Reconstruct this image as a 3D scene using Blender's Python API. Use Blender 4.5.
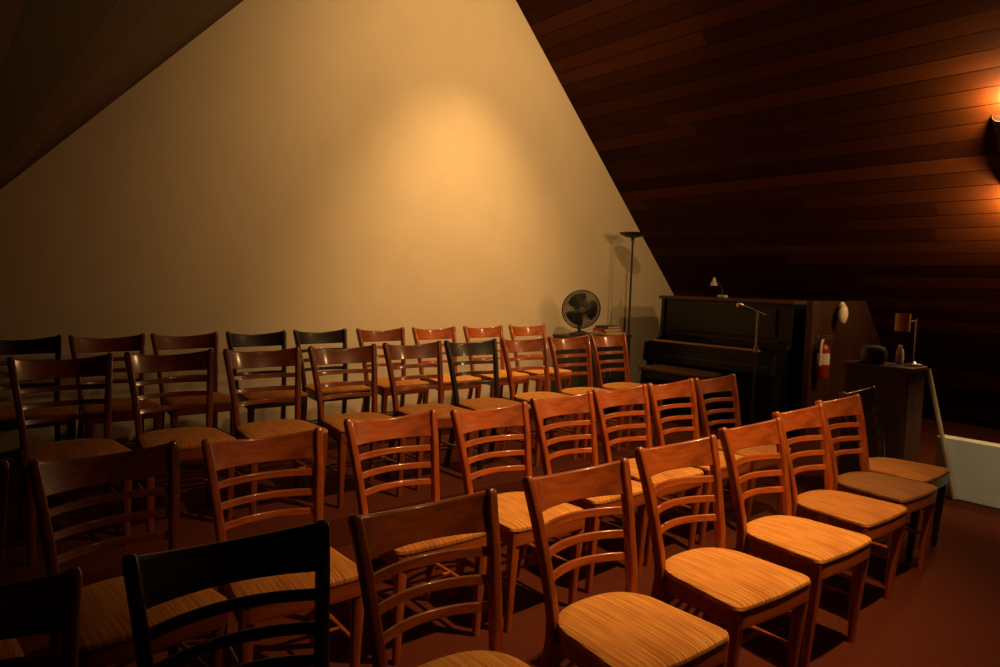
import bpy, bmesh, math, random
from mathutils import Vector, Matrix
random.seed(7)
S = bpy.context.scene
C = S.collection
for o in list(bpy.data.objects): bpy.data.objects.remove(o)
PI = math.pi

# ------------------------------------------------------------------ camera
F = 692.813; YAW = math.radians(39.458); PITCH = math.radians(4.454); ROLL = math.radians(1.584); CH = 1.432
cam = bpy.data.cameras.new('camera'); co = bpy.data.objects.new('camera', cam); C.objects.link(co)
cam.sensor_width = 36; cam.lens = 36*F/1000; cam.clip_start = .02; cam.clip_end = 60
fw = Vector((math.sin(YAW)*math.cos(PITCH), math.cos(YAW)*math.cos(PITCH), -math.sin(PITCH)))
rt = Vector((math.cos(YAW), -math.sin(YAW), 0)); up = rt.cross(fw)
rt2 = rt*math.cos(ROLL)+up*math.sin(ROLL); up2 = up*math.cos(ROLL)-rt*math.sin(ROLL)
M = Matrix((rt2, up2, -fw)).transposed().to_4x4(); M.translation = (0, 0, CH)
co.matrix_world = M
S.camera = co

# ------------------------------------------------------------------ world, exposure, room lights
w = bpy.data.worlds.new('night'); S.world = w; w.use_nodes = True
w.node_tree.nodes['Background'].inputs[0].default_value = (.02, .012, .007, 1)
w.node_tree.nodes['Background'].inputs[1].default_value = .1
S.view_settings.view_transform = 'Standard'; S.view_settings.look = 'None'
S.view_settings.gamma = 1; S.view_settings.use_curve_mapping = False
S.view_settings.exposure = 0.0
WARM = (1.0, .58, .22)

def spot(name, loc, aim, power, size, blend, rad=.05, col=WARM):
    l = bpy.data.lights.new(name, 'SPOT'); l.energy = power; l.color = col
    l.spot_size = math.radians(size); l.spot_blend = blend; l.shadow_soft_size = rad
    o = bpy.data.objects.new(name, l); C.objects.link(o); o.location = loc
    o.rotation_euler = (Vector(aim)-Vector(loc)).to_track_quat('-Z', 'Y').to_euler()
    return o
def point(name, loc, power, rad=.03, col=WARM):
    l = bpy.data.lights.new(name, 'POINT'); l.energy = power; l.color = col; l.shadow_soft_size = rad
    o = bpy.data.objects.new(name, l); C.objects.link(o); o.location = loc
    return o
WALLSPOT = ((3.90, 3.95, 4.80), (3.97, 5.08, .9))
BROADSPOT = ((3.75, 2.5, 4.55), (3.95, 5.5, 2.75))
SEATSPOT = ((2.75, .40, 4.20), (2.56, 2.12, .4))
spot('wall_wash_light', *WALLSPOT, 520, 62, 1.0, .05)
spot('gable_flood_light', *BROADSPOT, 520, 94, 1.0, .07)
spot('seating_light', *SEATSPOT, 900, 59, 1.0, .06, (1, .56, .22))
spot('side_lamp_light', (4.2, -.5, 1.7), (5.48, 1.45, .2), 80, 34, .8, .08, (1, .78, .46))
SC = Vector((6.27, 1.64, 2.47))                    # sconce on the right roof slope

# ------------------------------------------------------------------ materials
def newmat(name, base=(.5, .5, .5), rough=.5, metal=0, spec=.5):
    m = bpy.data.materials.new(name); m.use_nodes = True
    b = m.node_tree.nodes['Principled BSDF']
    b.inputs['Base Color'].default_value = (*base, 1); b.inputs['Roughness'].default_value = rough
    b.inputs['Metallic'].default_value = metal; b.inputs['Specular IOR Level'].default_value = spec
    return m, m.node_tree.nodes, m.node_tree.links, b
def ramp(n, stops):
    r = n.new('ShaderNodeValToRGB'); e = r.color_ramp.elements
    while len(e) < len(stops): e.new(.5)
    for i, (p, c) in enumerate(stops): e[i].position = p; e[i].color = (*c, 1)
    return r
def mathn(n, l, op, a, b=None):
    x = n.new('ShaderNodeMath'); x.operation = op
    for i, v in enumerate((a, b)):
        if v is None: continue
        if isinstance(v, (int, float)): x.inputs[i].default_value = v
        else: l.new(v, x.inputs[i])
    return x.outputs[0]
def plain(name, base, rough=.5, metal=0, var=.15, spec=.5, scale=12):
    m, n, l, b = newmat(name, base, rough, metal, spec)
    t = n.new('ShaderNodeTexCoord'); z = n.new('ShaderNodeTexNoise'); z.inputs['Scale'].default_value = scale; z.inputs['Detail'].default_value = 4
    l.new(t.outputs['Object'], z.inputs['Vector'])
    r = ramp(n, [(.3, tuple(c*(1-var) for c in base)), (.7, tuple(min(1, c*(1+var)) for c in base))])
    l.new(z.outputs['Fac'], r.inputs[0]); l.new(r.outputs[0], b.inputs['Base Color'])
    return m
def grain(name, dark, light, rough, stretch, spec=.5, coat=0.0):
    m, n, l, b = newmat(name, light, rough, 0, spec)
    t = n.new('ShaderNodeTexCoord'); mp = n.new('ShaderNodeMapping'); mp.inputs['Scale'].default_value = stretch
    l.new(t.outputs['Object'], mp.inputs['Vector'])
    z = n.new('ShaderNodeTexNoise'); z.inputs['Scale'].default_value = 1; z.inputs['Detail'].default_value = 6; z.inputs['Distortion'].default_value = .6
    l.new(mp.outputs[0], z.inputs['Vector'])
    r = ramp(n, [(.32, dark), (.68, light)]); l.new(z.outputs['Fac'], r.inputs[0]); l.new(r.outputs[0], b.inputs['Base Color'])
    b.inputs['Coat Weight'].default_value = coat; b.inputs['Coat Roughness'].default_value = .13
    bp = n.new('ShaderNodeBump'); bp.inputs['Strength'].default_value = .06; bp.inputs['Distance'].default_value = .002
    l.new(z.outputs['Fac'], bp.inputs['Height']); l.new(bp.outputs[0], b.inputs['Normal'])
    return m
def planks(name, ax_u, ax_v, width, length, cols, rough=.45):
    """boards running along ax_v, each board with its own tone"""
    m, n, l, b = newmat(name, cols[0], rough, 0, .06)
    t = n.new('ShaderNodeTexCoord'); sp = n.new('ShaderNodeSeparateXYZ'); l.new(t.outputs['Object'], sp.inputs[0])
    u = mathn(n, l, 'DIVIDE', sp.outputs[ax_u], width); fu = mathn(n, l, 'FLOOR', u); fr = mathn(n, l, 'FRACT', u)
    wn = n.new('ShaderNodeTexWhiteNoise'); wn.noise_dimensions = '1D'; l.new(fu, wn.inputs['W'])
    v = mathn(n, l, 'DIVIDE', sp.outputs[ax_v], length); v2 = mathn(n, l, 'ADD', v, wn.outputs['Value'])
    fv = mathn(n, l, 'FLOOR', v2)
    cb = n.new('ShaderNodeCombineXYZ'); l.new(fu, cb.inputs[0]); l.new(fv, cb.inputs[1])
    w2 = n.new('ShaderNodeTexWhiteNoise'); w2.noise_dimensions = '2D'; l.new(cb.outputs[0], w2.inputs['Vector'])
    mp = n.new('ShaderNodeMapping'); sc = [60, 60, 60]; sc[ax_v] = 1.6; mp.inputs['Scale'].default_value = sc
    ad = n.new('ShaderNodeVectorMath'); ad.operation = 'ADD'; l.new(t.outputs['Object'], ad.inputs[0]); l.new(w2.outputs['Color'], ad.inputs[1])
    l.new(ad.outputs[0], mp.inputs['Vector'])
    z = n.new('ShaderNodeTexNoise'); z.inputs['Scale'].default_value = 1; z.inputs['Detail'].default_value = 5; z.inputs['Distortion'].default_value = .8
    l.new(mp.outputs[0], z.inputs['Vector'])
    mixv = mathn(n, l, 'ADD', mathn(n, l, 'MULTIPLY', w2.outputs['Value'], .75), mathn(n, l, 'MULTIPLY', z.outputs['Fac'], .35))
    r = ramp(n, [(.12, cols[0]), (.5, cols[1]), (.95, cols[2])]); l.new(mixv, r.inputs[0])
    e = mathn(n, l, 'ABSOLUTE', mathn(n, l, 'SUBTRACT', fr, .5)); g = mathn(n, l, 'LESS_THAN', e, .475)
    mx = n.new('ShaderNodeMix'); mx.data_type = 'RGBA'; l.new(g, mx.inputs['Factor'])
    mx.inputs[6].default_value = tuple(c*.25 for c in cols[0])+(1,); l.new(r.outputs[0], mx.inputs[7])
    l.new(mx.outputs[2], b.inputs['Base Color'])
    bp = n.new('ShaderNodeBump'); bp.inputs['Strength'].default_value = .5; bp.inputs['Distance'].default_value = .006
    l.new(g, bp.inputs['Height']); l.new(bp.outputs[0], b.inputs['Normal'])
    return m
def seat_fabric(name, dark, mid, light):
    m, n, l, b = newmat(name, mid, .9, 0, .2)
    t = n.new('ShaderNodeTexCoord'); mp = n.new('ShaderNodeMapping'); mp.inputs['Scale'].default_value = (230, 4, 4)
    l.new(t.outputs['Object'], mp.inputs['Vector'])
    z = n.new('ShaderNodeTexNoise'); z.inputs['Scale'].default_value = 1; z.inputs['Detail'].default_value = 3
    l.new(mp.outputs[0], z.inputs['Vector'])
    z2 = n.new('ShaderNodeTexNoise'); z2.inputs['Scale'].default_value = 5; z2.inputs['Detail'].default_value = 3
    l.new(t.outputs['Object'], z2.inputs['Vector'])
    s = mathn(n, l, 'ADD', mathn(n, l, 'MULTIPLY', z.outputs['Fac'], .75), mathn(n, l, 'MULTIPLY', z2.outputs['Fac'], .3))
    r = ramp(n, [(.34, dark), (.52, mid), (.70, light)]); l.new(s, r.inputs[0]); l.new(r.outputs[0], b.inputs['Base Color'])
    b.inputs['Sheen Weight'].default_value = .15; b.inputs['Sheen Roughness'].default_value = .4; b.inputs['Sheen Tint'].default_value = (1, .75, .45, 1)
    bp = n.new('ShaderNodeBump'); bp.inputs['Strength'].default_value = .4; bp.inputs['Distance'].default_value = .003
    l.new(z.outputs['Fac'], bp.inputs['Height']); l.new(bp.outputs[0], b.inputs['Normal'])
    return m

m_plaster = plain('cream_plaster', (.74, .62, .44), .85, 0, .03, .2, 3)
m_carpet = plain('rust_carpet', (.085, .018, .007), .95, 0, .28, .1, 160)
m_roof = planks('roof_planks', 0, 1, .142, 6.5, [(.022, .0058, .0012), (.048, .0125, .0025), (.095, .027, .006)], .6)
m_white = plain('white_paint', (.74, .76, .60), .6, 0, .05)
m_panel = grain('brown_panel', (.035, .012, .007), (.065, .024, .012), .5, (6, 6, 1.2))
m_black = plain('black_lacquer', (.008, .0075, .007), .3, 0, .1, .3)
m_blackmatte = plain('black_plastic', (.018, .018, .017), .5, 0, .1)
m_steel = plain('brushed_steel', (.45, .42, .38), .35, .9, .05)
m_brass = plain('brass', (.55, .35, .14), .35, .9, .05)
m_redpaint = plain('red_paint', (.28, .018, .012), .4, 0, .05)
m_cream = plain('cream_plastic', (.70, .62, .48), .5, 0, .05)
m_shade = plain('tan_lampshade', (.55, .27, .12), .7, 0, .08)
m_bronze = plain('bronze_metal', (.07, .045, .03), .4, .6, .08)
m_pale = grain('pale_wood', (.30, .20, .11), (.45, .32, .18), .6, (20, 20, 2))
m_midwood = grain('mid_wood', (.055, .022, .010), (.10, .042, .018), .5, (10, 10, 1.5))
m_fanblade = plain('fan_blade', (.028, .036, .032), .3, 0, .05)
m_strip = grain('reflecting_edge_brown', (.35, .17, .07), (.5, .26, .11), .35, (2, 12, 12))  # piano fallboard edge, its warm reflection put into the base colour
m_paper = plain('paper', (.62, .5, .33), .8, 0, .08)
m_bookred = plain('red_cover', (.35, .04, .03), .6, 0, .1)
m_bookyel = plain('yellow_cover', (.50, .30, .08), .6, 0, .1)
m_bookdark = plain('dark_cover', (.05, .03, .03), .6, 0, .1)
m_bulb, n_, l_, b_ = newmat('lamp_glass', (1, .8, .5), .4); b_.inputs['Emission Color'].default_value = (1, .55, .2, 1); b_.inputs['Emission Strength'].default_value = 6
TONES = {}
for key, d, li, co_ in [('orange', (.24, .047, .007), (.50, .112, .013), .6), ('brown', (.14, .028, .006), (.28, .060, .009), .6), ('black', (.018, .011, .008), (.032, .018, .012), .5)]:
    TONES[key] = (grain(key+'_wood_rail', d, li, .40, (2.5, 30, 30), .5, co_), grain(key+'_wood_post', d, li, .40, (30, 30, 2.5), .5, co_))
FAB = {'gold': seat_fabric('gold_velour', (.36, .12, .02), (.68, .28, .055), (.92, .48, .13)),
       'tan': seat_fabric('tan_velour', (.26, .085, .015), (.48, .18, .035), (.66, .29, .07)),
       'dull': seat_fabric('dull_velour', (.14, .055, .018), (.24, .10, .03), (.34, .16, .05))}

# ------------------------------------------------------------------ mesh helpers
def obj(name, bm, mat, parent=None, smooth=True, loc=None):
    bmesh.ops.recalc_face_normals(bm, faces=bm.faces)
    me = bpy.data.meshes.new(name); bm.to_mesh(me); bm.free()
    me.materials.append(mat)
    if smooth:
        for p in me.polygons: p.use_smooth = True
        try: me.set_sharp_from_angle(angle=math.radians(38))
        except Exception: pass
    o = bpy.data.objects.new(name, me); C.objects.link(o)
    if parent: o.parent = parent
    if loc: o.location = loc
    return o
def empty(name, label, cat, loc=(0, 0, 0), rz=0, group=None):
    o = bpy.data.objects.new(name, None); o.empty_display_size = .1; C.objects.link(o)
    o.location = loc; o.rotation_euler = (0, 0, rz); o['label'] = label; o['category'] = cat
    if group: o['group'] = group
    return o
def tag(o, label, cat, group=None):
    o['label'] = label; o['category'] = cat
    if group: o['group'] = group
    return o
def box(bm, lo, hi, bev=0, seg=2):
    vs = [bm.verts.new((x, y, z)) for x in (lo[0], hi[0]) for y in (lo[1], hi[1]) for z in (lo[2], hi[2])]
    fs = [bm.faces.new([vs[i] for i in f]) for f in ((0, 1, 3, 2), (4, 6, 7, 5), (0, 4, 5, 1), (2, 3, 7, 6), (0, 2, 6, 4), (1, 5, 7, 3))]
    if bev: bmesh.ops.bevel(bm, geom=list({e for f in fs for e in f.edges}), offset=bev, segments=seg, affect='EDGES', profile=.5)
def bx(lo, hi, bev=0):
    bm = bmesh.new(); box(bm, lo, hi, bev); return bm
def sweep(bm, path, section, side=Vector((1, 0, 0))):
    """path: points; section(i,n)->list of (a,b) offsets along side and binormal"""
    rings = []; n = len(path); P = [Vector(p) for p in path]
    for i, p in enumerate(P):
        t = (P[min(i+1, n-1)]-P[max(i-1, 0)]).normalized()
        s = (side-t*side.dot(t)).normalized(); b = t.cross(s)
        rings.append([bm.verts.new(p+s*a+b*c) for a, c in section(i, n)])
    k = len(rings[0])
    for i in range(n-1):
        for j in range(k): bm.faces.new((rings[i][j], rings[i][(j+1) % k], rings[i+1][(j+1) % k], rings[i+1][j]))
    bm.faces.new(rings[0][::-1]); bm.faces.new(rings[-1])
def rrect(w_, h_, r=.005, k=2):
    out = []
    for cx, cy, a0 in ((w_/2-r, h_/2-r, 0), (-w_/2+r, h_/2-r, 90), (-w_/2+r, -h_/2+r, 180), (w_/2-r, -h_/2+r, 270)):
        for q in range(k+1):
            a = math.radians(a0+90*q/k); out.append((cx+r*math.cos(a), cy+r*math.sin(a)))
    return out
def circ(r, k=12): return [(r*math.cos(2*PI*i/k), r*math.sin(2*PI*i/k)) for i in range(k)]
def tube(bm, path, r, k=10, side=None):
    d = (Vector(path[-1])-Vector(path[0]))
    sd = side or (Vector((1, 0, 0)) if abs(d.normalized().x) < .8 else Vector((0, 1, 0)))
    sweep(bm, path, lambda i, n: circ(r[i] if isinstance(r, (list, tuple)) else r, k), sd)
def lathe(bm, prof, k=24, center=(0, 0, 0), mat=None, caps=True):
    c = Vector(center); rings = []
    for r, z in prof:
        ring = []
        for i in range(k):
            v = Vector((r*math.cos(2*PI*i/k), r*math.sin(2*PI*i/k), z))
            if mat: v = mat @ v
            ring.append(bm.verts.new(c+v))
        rings.append(ring)
    for a, b in zip(rings, rings[1:]):
        for j in range(k): bm.faces.new((a[j], a[(j+1) % k], b[(j+1) % k], b[j]))
    for ring in (rings[0], rings[-1]) if caps else ():
        bm.faces.new(ring)
def prism(bm, pts, axis, lo, hi):
    def P(p, v):
        q = list(p); q.insert(axis, v); return q
    A = [bm.verts.new(P(p, lo)) for p in pts]; B = [bm.verts.new(P(p, hi)) for p in pts]; n = len(pts)
    bm.faces.new(A); bm.faces.new(B[::-1])
    for i in range(n): bm.faces.new((A[i], A[(i+1) % n], B[(i+1) % n], B[i]))

def struct(name, bm, m, smooth=False, mw=None):
    o = obj(name, bm, m, None, smooth); o['kind'] = 'structure'
    if mw is not None: o.matrix_world = mw
    return o

# ------------------------------------------------------------------ room shell (A-frame attic)
W = 5.5; XA = 3.623; ZA = 5.258; SR = 1.045; SL = 1.025; YB = -3.2
XR = XA+ZA/SR; XL = XA-ZA/SL
T = .12
struct('floor', bx((XL-.3, YB, -.2), (XR+.3, W+.1, 0)), m_carpet)
bm = bmesh.new(); prism(bm, [(XL-.3, -.2), (XR+.3, -.2), (XR+.3, 0), (XA, ZA+.1), (XL-.3, 0)], 1, W, W+.15); struct('wall_back', bm, m_plaster)
bm = bmesh.new(); prism(bm, [(XL-.3, -.2), (XR+.3, -.2), (XR+.3, 0), (XA, ZA+.1), (XL-.3, 0)], 1, YB-.15, YB); struct('wall_front', bm, m_panel)
def roof(name, sx, slope):
    L = math.hypot(ZA/slope, ZA)+.4; ang = math.atan(slope)
    bm = bx((-.0, YB, 0), (L, W+.1, T))
    ex = Vector((sx*math.cos(ang), 0, -math.sin(ang))); ez = Vector((sx*math.sin(ang), 0, math.cos(ang)))
    ey = Vector((0, 1, 0))
    mw = Matrix((ex, ey, ez)).transposed().to_4x4(); mw.translation = (XA, 0, ZA)
    struct(name, bm, m_roof, False, mw)
roof('ceiling_right', 1, SR); roof('ceiling_left', -1, SL)
RISER = .16
struct('floor_riser', bx((-1.15, 3.27, 0), (5.02, W, RISER), .006), m_carpet)
struct('wall_low', bx((5.48, -3.2, 0), (5.60, 1.76, .41)), m_white)
bm = bmesh.new(); prism(bm, [(6.27, 0), (XA+ZA/SR-.02, 0), (XA+(ZA-1.315)/SR-.02, 1.315), (6.27, 1.315)], 1, 3.10, 3.16)
struct('wall_partition', bm, m_panel)

# ------------------------------------------------------------------ chairs
def outline(sc=1.0, k=48, grow=0.0):
    pts = []
    # rear superellipse half
    for i in range(k//2+1):
        a = PI*i/(k//2); ca, sa = math.cos(a), math.sin(a); e = 2/2.5
        pts.append((.192*math.copysign(abs(ca)**e, ca), -.205+.172*abs(sa)**e))
    fr = []
    r = .035
    for cx, s0 in ((-.208+r, 180), (.208-r, 270)):
        for q in range(6):
            a = math.radians(s0+90*q/5); fr.append((cx+r*math.cos(a), -.428+r+r*math.sin(a)))
    # bowed front edge
    mid = [(-.09, -.433), (0, -.436), (.09, -.433)]
    pts = pts+fr[:6]+mid+fr[6:]
    c = (0, -.225); out = []
    for x, y in pts:
        d = Vector((x-c[0], y-c[1])); L = d.length; d = d*(sc+grow/L); out.append((c[0]+d.x, c[1]+d.y+.012))
    return out
def post_path(s):
    out = []
    for z, x, y in ((0, .188, .015), (.12, .180, -.012), (.26, .172, -.045), (.38, .168, -.064), (.44, .168, -.066), (.50, .171, -.058), (.60, .179, -.038), (.72, .190, -.010), (.835, .2015, .024), (.847, .2025, .027), (.853, .203, .029)):
        out.append((s*x, y, z))
    return out
def yx_at(z):
    P = post_path(1)
    for a, b in zip(P, P[1:]):
        if a[2] <= z <= b[2]:
            t = (z-a[2])/(b[2]-a[2]); return a[0]+(b[0]-a[0])*t, a[1]+(b[1]-a[1])*t
def rail_bm(z0, z1, thick, bow, dip=0.0, arch=0.0, n=16):
    """curved rail between the posts from height z0 to z1, bowed backwards by bow, top edge dipping"""
    bm = bmesh.new(); rings = []
    for i in range(n+1):
        u = -1+2*i/n; q = 1-u*u; ring = []
        h = thick/2; rt_ = min(h*.95, .009)
        prof = [(-h, 0, 0), (-h+.003, -.003, 0), (h-.003, -.003, 0), (h, 0, 0)]
        prof += [(h if q_ == 0 else h-rt_+rt_*math.cos(PI/2*q_/4), -rt_+rt_*math.sin(PI/2*q_/4), 1) for q_ in range(5)]
        prof += [(-h+rt_-rt_*math.sin(PI/2*q_/4), -rt_+rt_*math.cos(PI/2*q_/4), 1) for q_ in range(5)]
        for dy, dz, top in prof:
            zz = z1 if top else z0
            x, y = yx_at(min(zz, .85))
            ring.append((u*(x-.006), y+bow*q+dy, zz+dz-(dip if top else arch)*q))
        rings.append([bm.verts.new(p) for p in ring])
    k = len(rings[0])
    for i in range(n):
        for j in range(k): bm.faces.new((rings[i][j], rings[i][(j+1) % k], rings[i+1][(j+1) % k], rings[i+1][j]))
    bm.faces.new(rings[0]); bm.faces.new(rings[-1])
    return bm
def make_chair(tone, fab):
    mr, mp = TONES[tone]
    t = empty('dining_chair', 'chair', 'chair')
    for s in (-1, 1):
        bm = bmesh.new(); N = 10
        def sec(i, n):
            f = .62 if i == n-1 else (.9 if i == n-2 else 1)
            return rrect(.029*f, .037*f, .008, 3)
        sweep(bm, post_path(s), sec); obj('leg', bm, mp, t)
    for s in (-1, 1):
        bm = bmesh.new()
        sweep(bm, [(s*.182, -.364, 0), (s*.182, -.372, .15), (s*.183, -.387, .36), (s*.183, -.390, .424)], lambda i, n: rrect((.029, .034, .043, .043)[i], (.029, .034, .043, .043)[i], .011, 2)); obj('leg', bm, mp, t)
    obj('crest_rail', rail_bm(.748, .849, .020, .056, .025, .006), mr, t)
    for z in (.685, .614, .545): obj('slat', rail_bm(z, z+.022, .013, .054, .002, .002), mr, t)
    # seat frame
    bm = bmesh.new(); o1 = outline(1, grow=-.002); prism(bm, o1, 2, .372, .428)
    obj('seat_frame', bm, mr, t)
    # cushion
    bm = bmesh.new(); rings = []
    for sc, z in ((1.0, .4275), (1.012, .434), (1.0, .444), (.96, .4495), (.85, .4535), (.6, .457), (.3, .4585)):
        rings.append([bm.verts.new((x, y, z)) for x, y in outline(sc)])
    k = len(rings[0])
    for a, b in zip(rings, rings[1:]):
        for j in range(k): bm.faces.new((a[j], a[(j+1) % k], b[(j+1) % k], b[j]))
    bm.faces.new(rings[0][::-1]); bm.faces.new(rings[-1])
    obj('seat_cushion', bm, FAB[fab], t)
    for s in (-1, 1):
        bm = bmesh.new(); tube(bm, [(s*.184, -.374, .19), (s*.178, -.03, .19)], .0085, 8, Vector((1, 0, 0))); obj('stretcher', bm, mp, t)
    for y in (-.25, -.17):
        bm = bmesh.new(); tube(bm, [(-.18, y, .19), (.18, y, .19)], .0065, 8, Vector((0, 1, 0))); obj('stretcher', bm, mr, t)
    return t
def dup(root, name=None):
    r = root.copy(); C.objects.link(r)
    for ch in list(root.children):
        c = ch.copy(); C.objects.link(c); c.parent = r; c.matrix_parent_inverse = ch.matrix_parent_inverse
    return r
ORD = ['first', 'second', 'third', 'fourth', 'fifth', 'sixth', 'seventh', 'eighth', 'ninth']
ROWS = [
 [(-.005, 1.50, -.05, 'brown', 'dull'), (.497, 1.483, -.082, 'black', 'tan'), (.981, 1.446, -.05, 'orange', 'gold'), (1.553, 1.457, -.048, 'orange', 'gold'), (2.123, 1.505, -.065, 'orange', 'gold'),
  (2.689, 1.540, -.030, 'orange', 'gold'), (3.229, 1.610, -.018, 'orange', 'tan'), (3.742, 1.656, -.035, 'orange', 'dull'), (4.165, 1.735, .015, 'black', 'tan')],
 [(-.05, 2.46, 0, 'brown', 'tan'), (.427, 2.45, .093, 'brown', 'tan'), (.922, 2.423, -.062, 'orange', 'tan'), (1.492, 2.490, -.033, 'orange', 'tan'), (1.975, 2.429, -.022, 'orange', 'gold'),
  (2.491, 2.484, .014, 'orange', 'gold'), (2.967, 2.510, -.017, 'orange', 'gold'), (3.430, 2.513, .0, 'orange', 'gold'), (3.880, 2.507, -.01, 'brown', 'tan')],
 [(.478, 3.849, .021, 'brown', 'tan'), (.962, 3.86, -.026, 'brown', 'tan'), (1.433, 3.807, -.036, 'brown', 'tan'), (1.901, 3.762, -.045, 'brown', 'tan'), (2.411, 3.794, -.019, 'brown', 'tan'),
  (2.873, 3.78, -.033, 'black', 'tan'), (3.373, 3.795, -.018, 'orange', 'gold'), (3.83, 3.785, -.022, 'orange', 'gold'), (4.302, 3.804, .014, 'orange', 'gold')],
 [(.406, 5.01, .053, 'black', 'tan'), (.866, 4.959, .018, 'brown', 'tan'), (1.329, 4.954, .010, 'brown', 'tan'), (1.808, 4.934, -.008, 'black', 'tan'), (2.309, 4.954, -.001, 'black', 'tan'),
  (2.828, 4.942, -.023, 'brown', 'tan'), (3.34, 4.927, -.024, 'orange', 'gold'), (3.87, 4.922, -.027, 'orange', 'gold'), (4.398, 4.917, -.041, 'orange', 'gold')]]
ROWN = ['front row nearest the camera', 'second row, behind the front row', 'third row, on the riser', 'back row along the cream wall']
WOODN = {'orange': 'orange-brown', 'brown': 'reddish brown', 'black': 'near-black'}
FABN = {'gold': 'golden striped', 'tan': 'tan striped', 'dull': 'dull brown'}
special = {(0, 0): 'dark brown slat-back chair of the front row, cut off by the left edge',
 (0, 1): 'near-black slat-back chair in the front row, largest black backrest at bottom left',
 (0, 8): 'near-black slat-back chair with tan seat at the far right end of the front row',
 (1, 0): 'reddish brown slat-back chair of the second row, cut off by the left edge',
 (2, 5): 'near-black slat-back chair standing among brown ones in the third row',
 (3, 0): 'near-black slat-back chair cut off at the left end of the back row'}
PROTO = {}
for r, row in enumerate(ROWS):
    for i, (x, y, th, tone, fab) in enumerate(row):
        key = (tone, fab)
        if key not in PROTO: PROTO[key] = c = make_chair(tone, fab)
        else: c = dup(PROTO[key])
        c.location = (x, y, RISER if r > 1 else 0); c.rotation_euler = (0, 0, th)
        c['label'] = special.get((r, i), '%s slat-back chair, %s from left in the %s' % (WOODN[tone], ORD[i], ROWN[r]))
        c['category'] = 'chair'
        c['group'] = ['chairs in the front row', 'chairs in the second row', 'chairs in the third row', 'chairs in the back row'][r]

# ------------------------------------------------------------------ piano
p = empty('upright_piano', 'black upright piano standing beside the gable wall at right', 'piano', (6.3, 4.08, 0))
L2 = .775
obj('body', bx((.05, -L2+.04, .02), (.60, L2-.04, 1.27), .006), m_black, p, False)
obj('lid', bx((-.02, -L2-.01, 1.27), (.63, L2+.01, 1.305), .008), m_midwood, p, False)
for s in (-1, 1):
    bm = bmesh.new(); pts = [(-.0, .86), (.62, .86), (.62, 1.27), (.02, 1.27)]
    y0, y1 = (s*L2, s*(L2-.04)) if s < 0 else (s*(L2-.04), s*L2)
    prism(bm, [(.62, 0), (.62, 1.27), (.03, 1.27), (.02, .90), (-.02, .84), (-.24, .80), (-.26, .60), (-.05, .57), (-.02, .50), (0, 0)], 1, y0, y1)
    obj('side_panel', bm, m_black, p, False)
    bm = bmesh.new(); prism(bm, [(-.24, 0), (-.24, .05), (-.20, .10), (-.19, .57), (-.24, .60), (-.13, .60), (-.14, .10), (0, .08), (0, 0)], 1, min(s*(L2-.06), s*(L2-.0)), max(s*(L2-.06), s*(L2-.0)))
    obj('leg', bm, m_black, p, False)
obj('keybed', bx((-.25, -L2+.04, .60), (.05, L2-.04, .68), .006), m_black, p, False)
bm = bmesh.new(); prism(bm, [(-.245, .68), (-.245, .735), (-.05, .80), (.05, .83), (.05, .68)], 1, -L2+.04, L2-.04); obj('fallboard', bm, m_black, p, False)
obj('fallboard_edge', bx((-.262, -.60, .815), (-.235, .66, .835), .003), m_strip, p, False)  # edge of the fallboard, reflected light painted as brown
obj('fallboard_lip', bx((-.24, -.60, .73), (.05, .66, .82), .004), m_black, p, False)
obj('upper_panel', bx((.028, -.60, .93), (.052, .60, 1.22), .008), m_black, p, False)
obj('music_shelf', bx((-.01, -.66, .885), (.06, .66, .905), .004), m_black, p, False)
obj('lower_panel', bx((.03, -.66, .10), (.055, .66, .55), .008), m_black, p, False)
for y in (-.08, 0, .08):
    bm = bmesh.new(); tube(bm, [(.05, y, .06), (-.09, y, .05)], .008, 8, Vector((0, 0, 1))); obj('pedal', bm, m_brass, p)

b = empty('piano_bench', 'low dark bench with reddish brown top in front of the piano', 'bench', (5.86, 4.24, 0))
obj('seat', bx((-.17, -.39, .535), (.17, .39, .575), .01), m_midwood, b, False)
obj('apron', bx((-.15, -.365, .46), (.15, .365, .535), .004), m_black, b, False)
for sx in (-1, 1):
    for sy in (-1, 1):
        bm = bmesh.new(); sweep(bm, [(sx*.13, sy*.345, 0), (sx*.13, sy*.345, .47)], lambda i, n: rrect((.03, .045)[i], (.03, .045)[i], .004)); obj('leg', bm, m_black, b)

# small gooseneck lamp on the piano
g = empty('piano_lamp', 'small gooseneck lamp with white head and white base standing on the piano', 'lamp', (6.42, 4.15, 1.305))
obj('base', bx((-.035, -.05, 0), (.035, .04, .03), .008), m_cream, g, False)
bm = bmesh.new(); tube(bm, [(0, 0, .03), (0, 0, .07), (0, .015, .12), (0, .04, .15), (0, .075, .165), (0, .095, .165)], .006, 8, Vector((1, 0, 0))); obj('neck', bm, m_blackmatte, g)
bm = bmesh.new(); lathe(bm, [(.008, .05), (.014, .045), (.018, .02), (.033, -.01), (.040, -.035), (.036, -.035), (.012, .0)], 20, (0, .105, .16)); obj('lamp_head', bm, m_cream, g)

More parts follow.
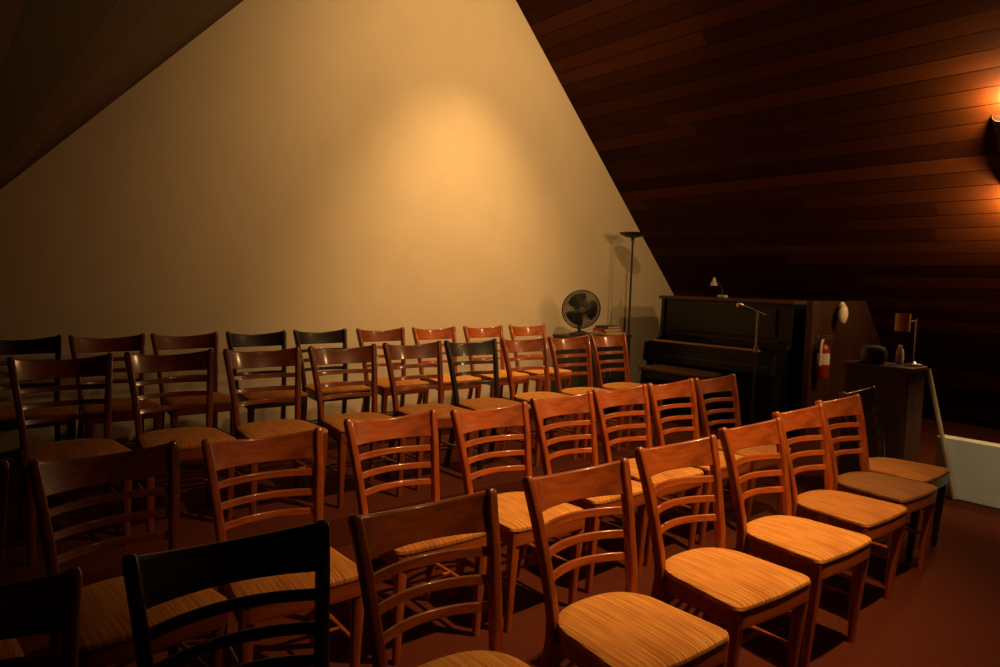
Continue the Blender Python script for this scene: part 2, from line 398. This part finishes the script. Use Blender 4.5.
# ------------------------------------------------------------------ torchiere, fan, cabinet
t = empty('floor_lamp', 'tall bronze torchiere floor lamp with shallow dish against the wall', 'floor lamp', (6.19, 5.2, 0))
bm = bmesh.new(); lathe(bm, [(.13, 0), (.13, .015), (.05, .03), (.015, .045)], 28); obj('base', bm, m_bronze, t)
bm = bmesh.new(); tube(bm, [(0, 0, .03), (0.006, 0, 1.0), (0.012, 0, 1.925)], .012, 12); obj('pole', bm, m_bronze, t)
bm = bmesh.new(); lathe(bm, [(.014, -.06), (.02, -.045), (.02, -.02), (.07, -.012), (.13, .010), (.160, .038), (.154, .040), (.10, .018), (.02, .004)], 32, (.012, 0, 1.965)); obj('lamp_shade', bm, m_bronze, t)
bm = bmesh.new(); lathe(bm, [(.017, 0), (.021, .006), (.017, .02)], 16, (.012, 0, 1.895)); obj('collar', bm, m_steel, t)

CX0, CX1, CY0, CY1, CZ = 5.15, 5.93, 4.94, 5.36, .865
cb = empty('storage_cabinet', 'dark low cabinet against the wall carrying the fan', 'cabinet', ((CX0+CX1)/2, (CY0+CY1)/2, 0))
hx, hy = (CX1-CX0)/2, (CY1-CY0)/2
obj('body', bx((-hx, -hy+.015, .05), (hx, hy, CZ-.025), .003), m_blackmatte, cb, False)
obj('top', bx((-hx-.01, -hy-.01, CZ-.025), (hx+.01, hy, CZ), .004), m_blackmatte, cb, False)
obj('plinth', bx((-hx+.02, -hy+.04, 0), (hx-.02, hy-.02, .05)), m_blackmatte, cb, False)
for s in (-1, 1):
    d = obj('door', bx((min(s*.005, s*(hx-.01)), -hy-.003, .06), (max(s*.005, s*(hx-.01)), -hy+.017, CZ-.035), .003), m_blackmatte, cb, False)
    bm = bmesh.new(); tube(bm, [(s*.04, -hy-.02, .42), (s*.04, -hy-.02, .54)], .006, 8); h = obj('handle', bm, m_steel, d)
FX, FY, FZ = 5.33, 5.13, CZ
f = empty('electric_fan', 'round black desk fan with wire guard on the dark cabinet', 'fan', (FX, FY, FZ), math.radians(-32))
bm = bmesh.new(); lathe(bm, [(.12, 0), (.12, .02), (.05, .04), (.025, .05)], 28); obj('base', bm, m_blackmatte, f)
bm = bmesh.new(); tube(bm, [(0, .06, .03), (0, .06, .24)], .018, 12); obj('stand', bm, m_blackmatte, f)
hc = Vector((0, 0, .275)); R90 = Matrix.Rotation(math.radians(90+8), 3, 'X')   # axis along -y
bm = bmesh.new(); lathe(bm, [(.03, -.13), (.055, -.11), (.06, -.04), (.045, -.02)], 20, hc, R90); obj('motor', bm, m_blackmatte, f)
bm = bmesh.new()
RG = .205
def guard(sgn, zc):
    for rr in [RG, .187, .17, .153, .135, .118, .10, .082, .065, .048]:
        zz = zc+sgn*.05*(1-(rr/RG)**2)
        pts = [hc+R90@Vector((rr*math.cos(a), rr*math.sin(a), zz)) for a in [2*PI*i/36 for i in range(37)]]
        tube(bm, pts, .0025 if rr < RG else .007, 5, R90@Vector((0, 0, 1)))
    for i in range(72):
        a = 2*PI*i/72
        pts = [hc+R90@Vector((rr*math.cos(a), rr*math.sin(a), zc+sgn*.05*(1-(rr/RG)**2))) for rr in (.03, .08, .14, RG)]
        tube(bm, pts, .0018, 4, R90@Vector((0, 0, 1)))
guard(1, .0); gd = obj('guard', bm, m_blackmatte, f)
bm = bmesh.new(); guard(-1, -.01); obj('guard', bm, m_blackmatte, f)
bm = bmesh.new(); lathe(bm, [(.002, .058), (.03, .056), (.034, .048), (.03, .044)], 20, hc, R90); obj('badge', bm, m_steel, gd)
for q in range(3):
    bm = bmesh.new(); vs = []
    for rr, w0, w1 in ((.03, -.4, .8), (.08, -.75, .75), (.13, -.85, .75), (.175, -.75, .6)):
        row_ = []
        for i in range(5):
            a = q*2*PI/3+w0+(w1-w0)*i/4; row_.append(bm.verts.new(hc+R90@Vector((rr*math.cos(a), rr*math.sin(a), -.015+.03*(i/4)))))
        vs.append(row_)
    for a_, b_2 in zip(vs, vs[1:]):
        for i in range(4): bm.faces.new((a_[i], a_[i+1], b_2[i+1], b_2[i]))
    bmesh.ops.solidify(bm, geom=list(bm.faces), thickness=.003)
    obj('blade', bm, m_fanblade, f)
# books and boxes beside the fan
zz = CZ
for w_, d_, h_, m_, lab, ox, rz in ((.27, .20, .035, m_bookyel, 'yellow book at the bottom of the pile beside the fan', 0, .05), (.25, .19, .03, m_bookred, 'red book in the middle of the pile beside the fan', -.01, -.06), (.24, .17, .028, m_bookdark, 'dark book on top of the pile beside the fan', .005, .1)):
    bk = empty('book', lab, 'book', (5.78+ox, 5.15, zz), rz, 'pile of books beside the fan')
    bm = bmesh.new(); box(bm, (-w_/2, -d_/2, 0), (w_/2, d_/2, .003)); box(bm, (-w_/2, -d_/2, h_-.003), (w_/2, d_/2, h_)); box(bm, (-w_/2, -d_/2, .003), (-w_/2+.003, d_/2, h_-.003))
    obj('cover', bm, m_, bk, False)
    obj('pages', bx((-w_/2+.003, -d_/2+.004, .003), (w_/2-.006, d_/2-.004, h_-.003)), m_paper, bk, False)
    zz += h_

# ------------------------------------------------------------------ microphone stand
ms = empty('microphone_stand', 'slim chrome microphone stand with short boom in front of the piano', 'microphone stand', (5.33, 3.1, 0))
bm = bmesh.new(); lathe(bm, [(.13, 0), (.13, .012), (.03, .025), (.013, .05)], 28); obj('base', bm, m_blackmatte, ms)
bm = bmesh.new(); tube(bm, [(0, 0, .02), (0, 0, .92)], .011, 12); obj('pole', bm, m_blackmatte, ms)
bm = bmesh.new(); tube(bm, [(0, 0, .90), (.0, 0, 1.215)], .0085, 12); obj('extension_pole', bm, m_steel, ms)
bm = bmesh.new(); tube(bm, [(0, 0, .885), (0, 0, .93)], .017, 12); obj('clutch', bm, m_steel, ms)
bm = bmesh.new(); tube(bm, [(.065, -.035, 1.195), (-.035, .017, 1.235)], .008, 8, Vector((0, 0, 1))); obj('boom', bm, m_blackmatte, ms)
mc = empty('microphone', 'small microphone clipped to the boom of the chrome stand', 'microphone', (5.236, 3.148, 1.257))
dm = Vector((-.21, .11, .06)).normalized(); RM = dm.to_track_quat('Z', 'X').to_matrix()
bm = bmesh.new(); lathe(bm, [(.010, -.06), (.013, 0), (.018, .04)], 16, (0, 0, 0), RM); obj('handle', bm, m_blackmatte, mc)
bm = bmesh.new(); lathe(bm, [(.012, .036), (.024, .045), (.027, .065), (.022, .085), (.008, .095)], 16, (0, 0, 0), RM); obj('grille', bm, m_steel, mc)

# ------------------------------------------------------------------ fire extinguisher and cap on the partition
e = empty('fire_extinguisher', 'small red fire extinguisher with a pale label hanging on the brown partition', 'fire extinguisher', (6.38, 3.03, .60))
bm = bmesh.new(); lathe(bm, [(.03, 0), (.052, .01), (.056, .03), (.056, .26), (.045, .30), (.02, .32)], 28); obj('tank', bm, m_redpaint, e)
bm = bmesh.new(); lathe(bm, [(.0565, .13), (.0575, .131), (.0575, .235), (.0565, .236)], 28); obj('label_sticker', bm, m_cream, e)
bm = bmesh.new(); tube(bm, [(0, 0, .31), (0, 0, .36)], .018, 12); box(bm, (-.018, -.018, .345), (.018, .018, .375), .003); obj('valve', bm, m_brass, e)
bm = bmesh.new(); box(bm, (-.01, -.085, .395), (.01, .03, .402), .002); box(bm, (-.01, -.075, .368), (.01, .02, .376), .002); box(bm, (-.01, .01, .37), (.01, .025, .40)); obj('lever', bm, m_steel, e)
bm = bmesh.new(); tube(bm, [(-.018, 0, .355), (-.06, -.01, .35), (-.078, -.015, .30), (-.074, -.012, .20), (-.07, -.01, .12)], .011, 8, Vector((0, 1, 0))); obj('hose', bm, m_cream, e)
bm = bmesh.new(); box(bm, (-.02, .05, .26), (.02, .07, .40), .002); box(bm, (-.06, .045, .28), (.06, .053, .295)); obj('bracket', bm, m_steel, e)
h = empty('cap', 'pale rounded cap hanging high on the brown partition', 'cap', (6.72, 3.035, 1.21))
bm = bmesh.new(); bmesh.ops.create_uvsphere(bm, u_segments=20, v_segments=12, radius=1, matrix=Matrix.Translation((-.028, -.02, -.02)) @ Matrix.Rotation(.12, 4, 'Y') @ Matrix.Diagonal((.05, .045, .095, 1))); obj('crown', bm, m_cream, h)
bm = bmesh.new(); bmesh.ops.create_uvsphere(bm, u_segments=20, v_segments=12, radius=1, matrix=Matrix.Translation((.03, .012, .03)) @ Matrix.Rotation(-.35, 4, 'Y') @ Matrix.Diagonal((.035, .035, .075, 1))); obj('brim', bm, m_cream, h)
bm = bmesh.new(); tube(bm, [(0, .066, .05), (0, .0, .055)], .006, 8); obj('hook', bm, m_steel, h)

# ------------------------------------------------------------------ side cabinet with lamp, leaning board
DX0, DX1, DY0, DY1, DZ = 5.19, 5.47, 1.86, 2.30, .90
cd = empty('side_cabinet', 'tall dark brown cabinet at right behind the front row end', 'cabinet', ((DX0+DX1)/2, (DY0+DY1)/2, 0))
hx, hy = (DX1-DX0)/2, (DY1-DY0)/2
obj('body', bx((-hx, -hy, .04), (hx, hy, DZ-.03), .003), m_midwood, cd, False)
obj('top', bx((-hx-.015, -hy-.015, DZ-.03), (hx+.01, hy+.01, DZ), .005), m_panel, cd, False)
obj('plinth', bx((-hx+.01, -hy+.01, 0), (hx-.01, hy-.01, .04)), m_blackmatte, cd, False)
d = obj('door', bx((-hx-.016, -hy+.015, .06), (-hx, hy-.015, DZ-.05), .003), m_panel, cd, False)
bm = bmesh.new(); lathe(bm, [(.006, 0), (.006, .012), (.012, .018), (.010, .026)], 12, (-hx-.016, hy-.06, .55), Matrix.Rotation(-PI/2, 3, 'Y')); obj('knob', bm, m_brass, d)
tl = empty('desk_lamp', 'desk lamp with tan drum shade on a side arm, on the tall dark cabinet', 'lamp', (5.40, 1.915, DZ))
bm = bmesh.new(); lathe(bm, [(.055, 0), (.055, .012), (.02, .02), (.009, .03)], 24); obj('base', bm, m_steel, tl)
bm = bmesh.new(); tube(bm, [(0, 0, .02), (0, 0, .335)], .007, 10); obj('pole', bm, m_steel, tl)
bm = bmesh.new(); tube(bm, [(.01, 0, .318), (-.085, .06, .318)], .005, 8, Vector((0, 0, 1))); obj('arm', bm, m_steel, tl)
bm = bmesh.new(); lathe(bm, [(.046, 0), (.048, 0), (.048, .125), (.046, .125), (.044, .06)], 28, (-.085, .06, .245)); obj('lamp_shade', bm, m_shade, tl)
bm = bmesh.new(); lathe(bm, [(.012, 0), (.024, .01), (.028, .05), (.024, .10), (.012, .125), (.014, .14)], 20); v = obj('vase', bm, m_cream, None, True, (5.40, 2.01, DZ)); tag(v, 'small pale vase standing behind the lamp pole on the tall dark cabinet', 'vase')
bm = bmesh.new(); lathe(bm, [(.07, 0), (.09, .02), (.095, .08), (.075, .12), (.03, .13)], 24); v = obj('bag', bm, m_blackmatte, None, True, (5.29, 2.15, DZ)); tag(v, 'dark rounded bag lying on the tall dark cabinet beside the lamp', 'bag')
bd = bmesh.new()
A = Vector((5.445, 1.61, 0.005)); B = Vector((5.452, 1.836, .885))
sweep(bd, [A, B], lambda i, n: rrect(.04, .02, .003), Vector((0, 1, 0)).cross(B-A).normalized())
tag(obj('wooden_board', bd, m_pale), 'long pale wooden board leaning against the tall dark cabinet', 'board')

# ------------------------------------------------------------------ ceiling fixtures
def track_head(name, loc, aim, label, mw=None):
    e = empty(name, label, 'spotlight', loc)
    d = (Vector(aim)-Vector(loc)).normalized(); R = (-d).to_track_quat('Z', 'Y').to_matrix()
    bm = bmesh.new(); lathe(bm, [(.057, -.02), (.080, -.02), (.080, .12), (.04, .15), (.005, .155), (.005, .15), (.074, .10), (.077, -.018)], 24, (0, 0, 0), R, False); obj('housing', bm, m_blackmatte, e)
    # stem to the roof slope
    x, y, z = loc; zt = ZA-(x-XA)*SR if x > XA else ZA-(XA-x)*SL
    bm = bmesh.new(); tube(bm, [(0, 0, .08), (0, 0, zt-z)], .01, 8); obj('stem', bm, m_blackmatte, e)
track_head('spotlight', WALLSPOT[0], WALLSPOT[1], 'black spotlight hung under the ridge close to the cream wall')
track_head('spotlight', BROADSPOT[0], BROADSPOT[1], 'black spotlight hung under the ridge over the riser')
track_head('spotlight', SEATSPOT[0], SEATSPOT[1], 'black spotlight hung over the rows of chairs')
# sconce on the right slope: open-ended half-cylinder shade, glowing up and down the boards
ang = math.atan(SR); ex = Vector((math.cos(ang), 0, -math.sin(ang))); nrm = Vector((-math.sin(ang), 0, -math.cos(ang)))
foot = Vector((SC.x, SC.y, ZA-(SC.x-XA)*SR))
Q = Matrix((ex, Vector((0, 1, 0)), nrm)).transposed()     # local x runs down the slope, z out from the roof
if Q.determinant() < 0: Q = Matrix((ex, Vector((0, -1, 0)), nrm)).transposed()
sc = empty('wall_sconce', 'half round sconce on the right roof slope glowing up and down the boards', 'wall lamp', foot)
sc.rotation_euler = Q.to_euler()
bm = bmesh.new(); pts = []
for i in range(17):
    a = PI*i/16; pts.append((.10*math.cos(a), .12*math.sin(a)+.004))
inn = [(x*.95, max(.004, y*.95)) for x, y in pts][::-1]
prism(bm, pts+inn, 0, -.34, .34)
obj('shade', bm, m_bronze, sc)
obj('back_plate', bx((-.32, -.09, 0), (.12, .09, .006), .002), m_bronze, sc, False)
bm = bmesh.new(); bmesh.ops.create_uvsphere(bm, u_segments=12, v_segments=8, radius=.018, matrix=Matrix.Translation((0, 0, .055))); obj('bulb', bm, m_bulb, sc)
for s in (-1, 1):
    l = point('sconce_light', foot+ex*(s*.44)+nrm*.11, 48, .03, (1, .58, .22))
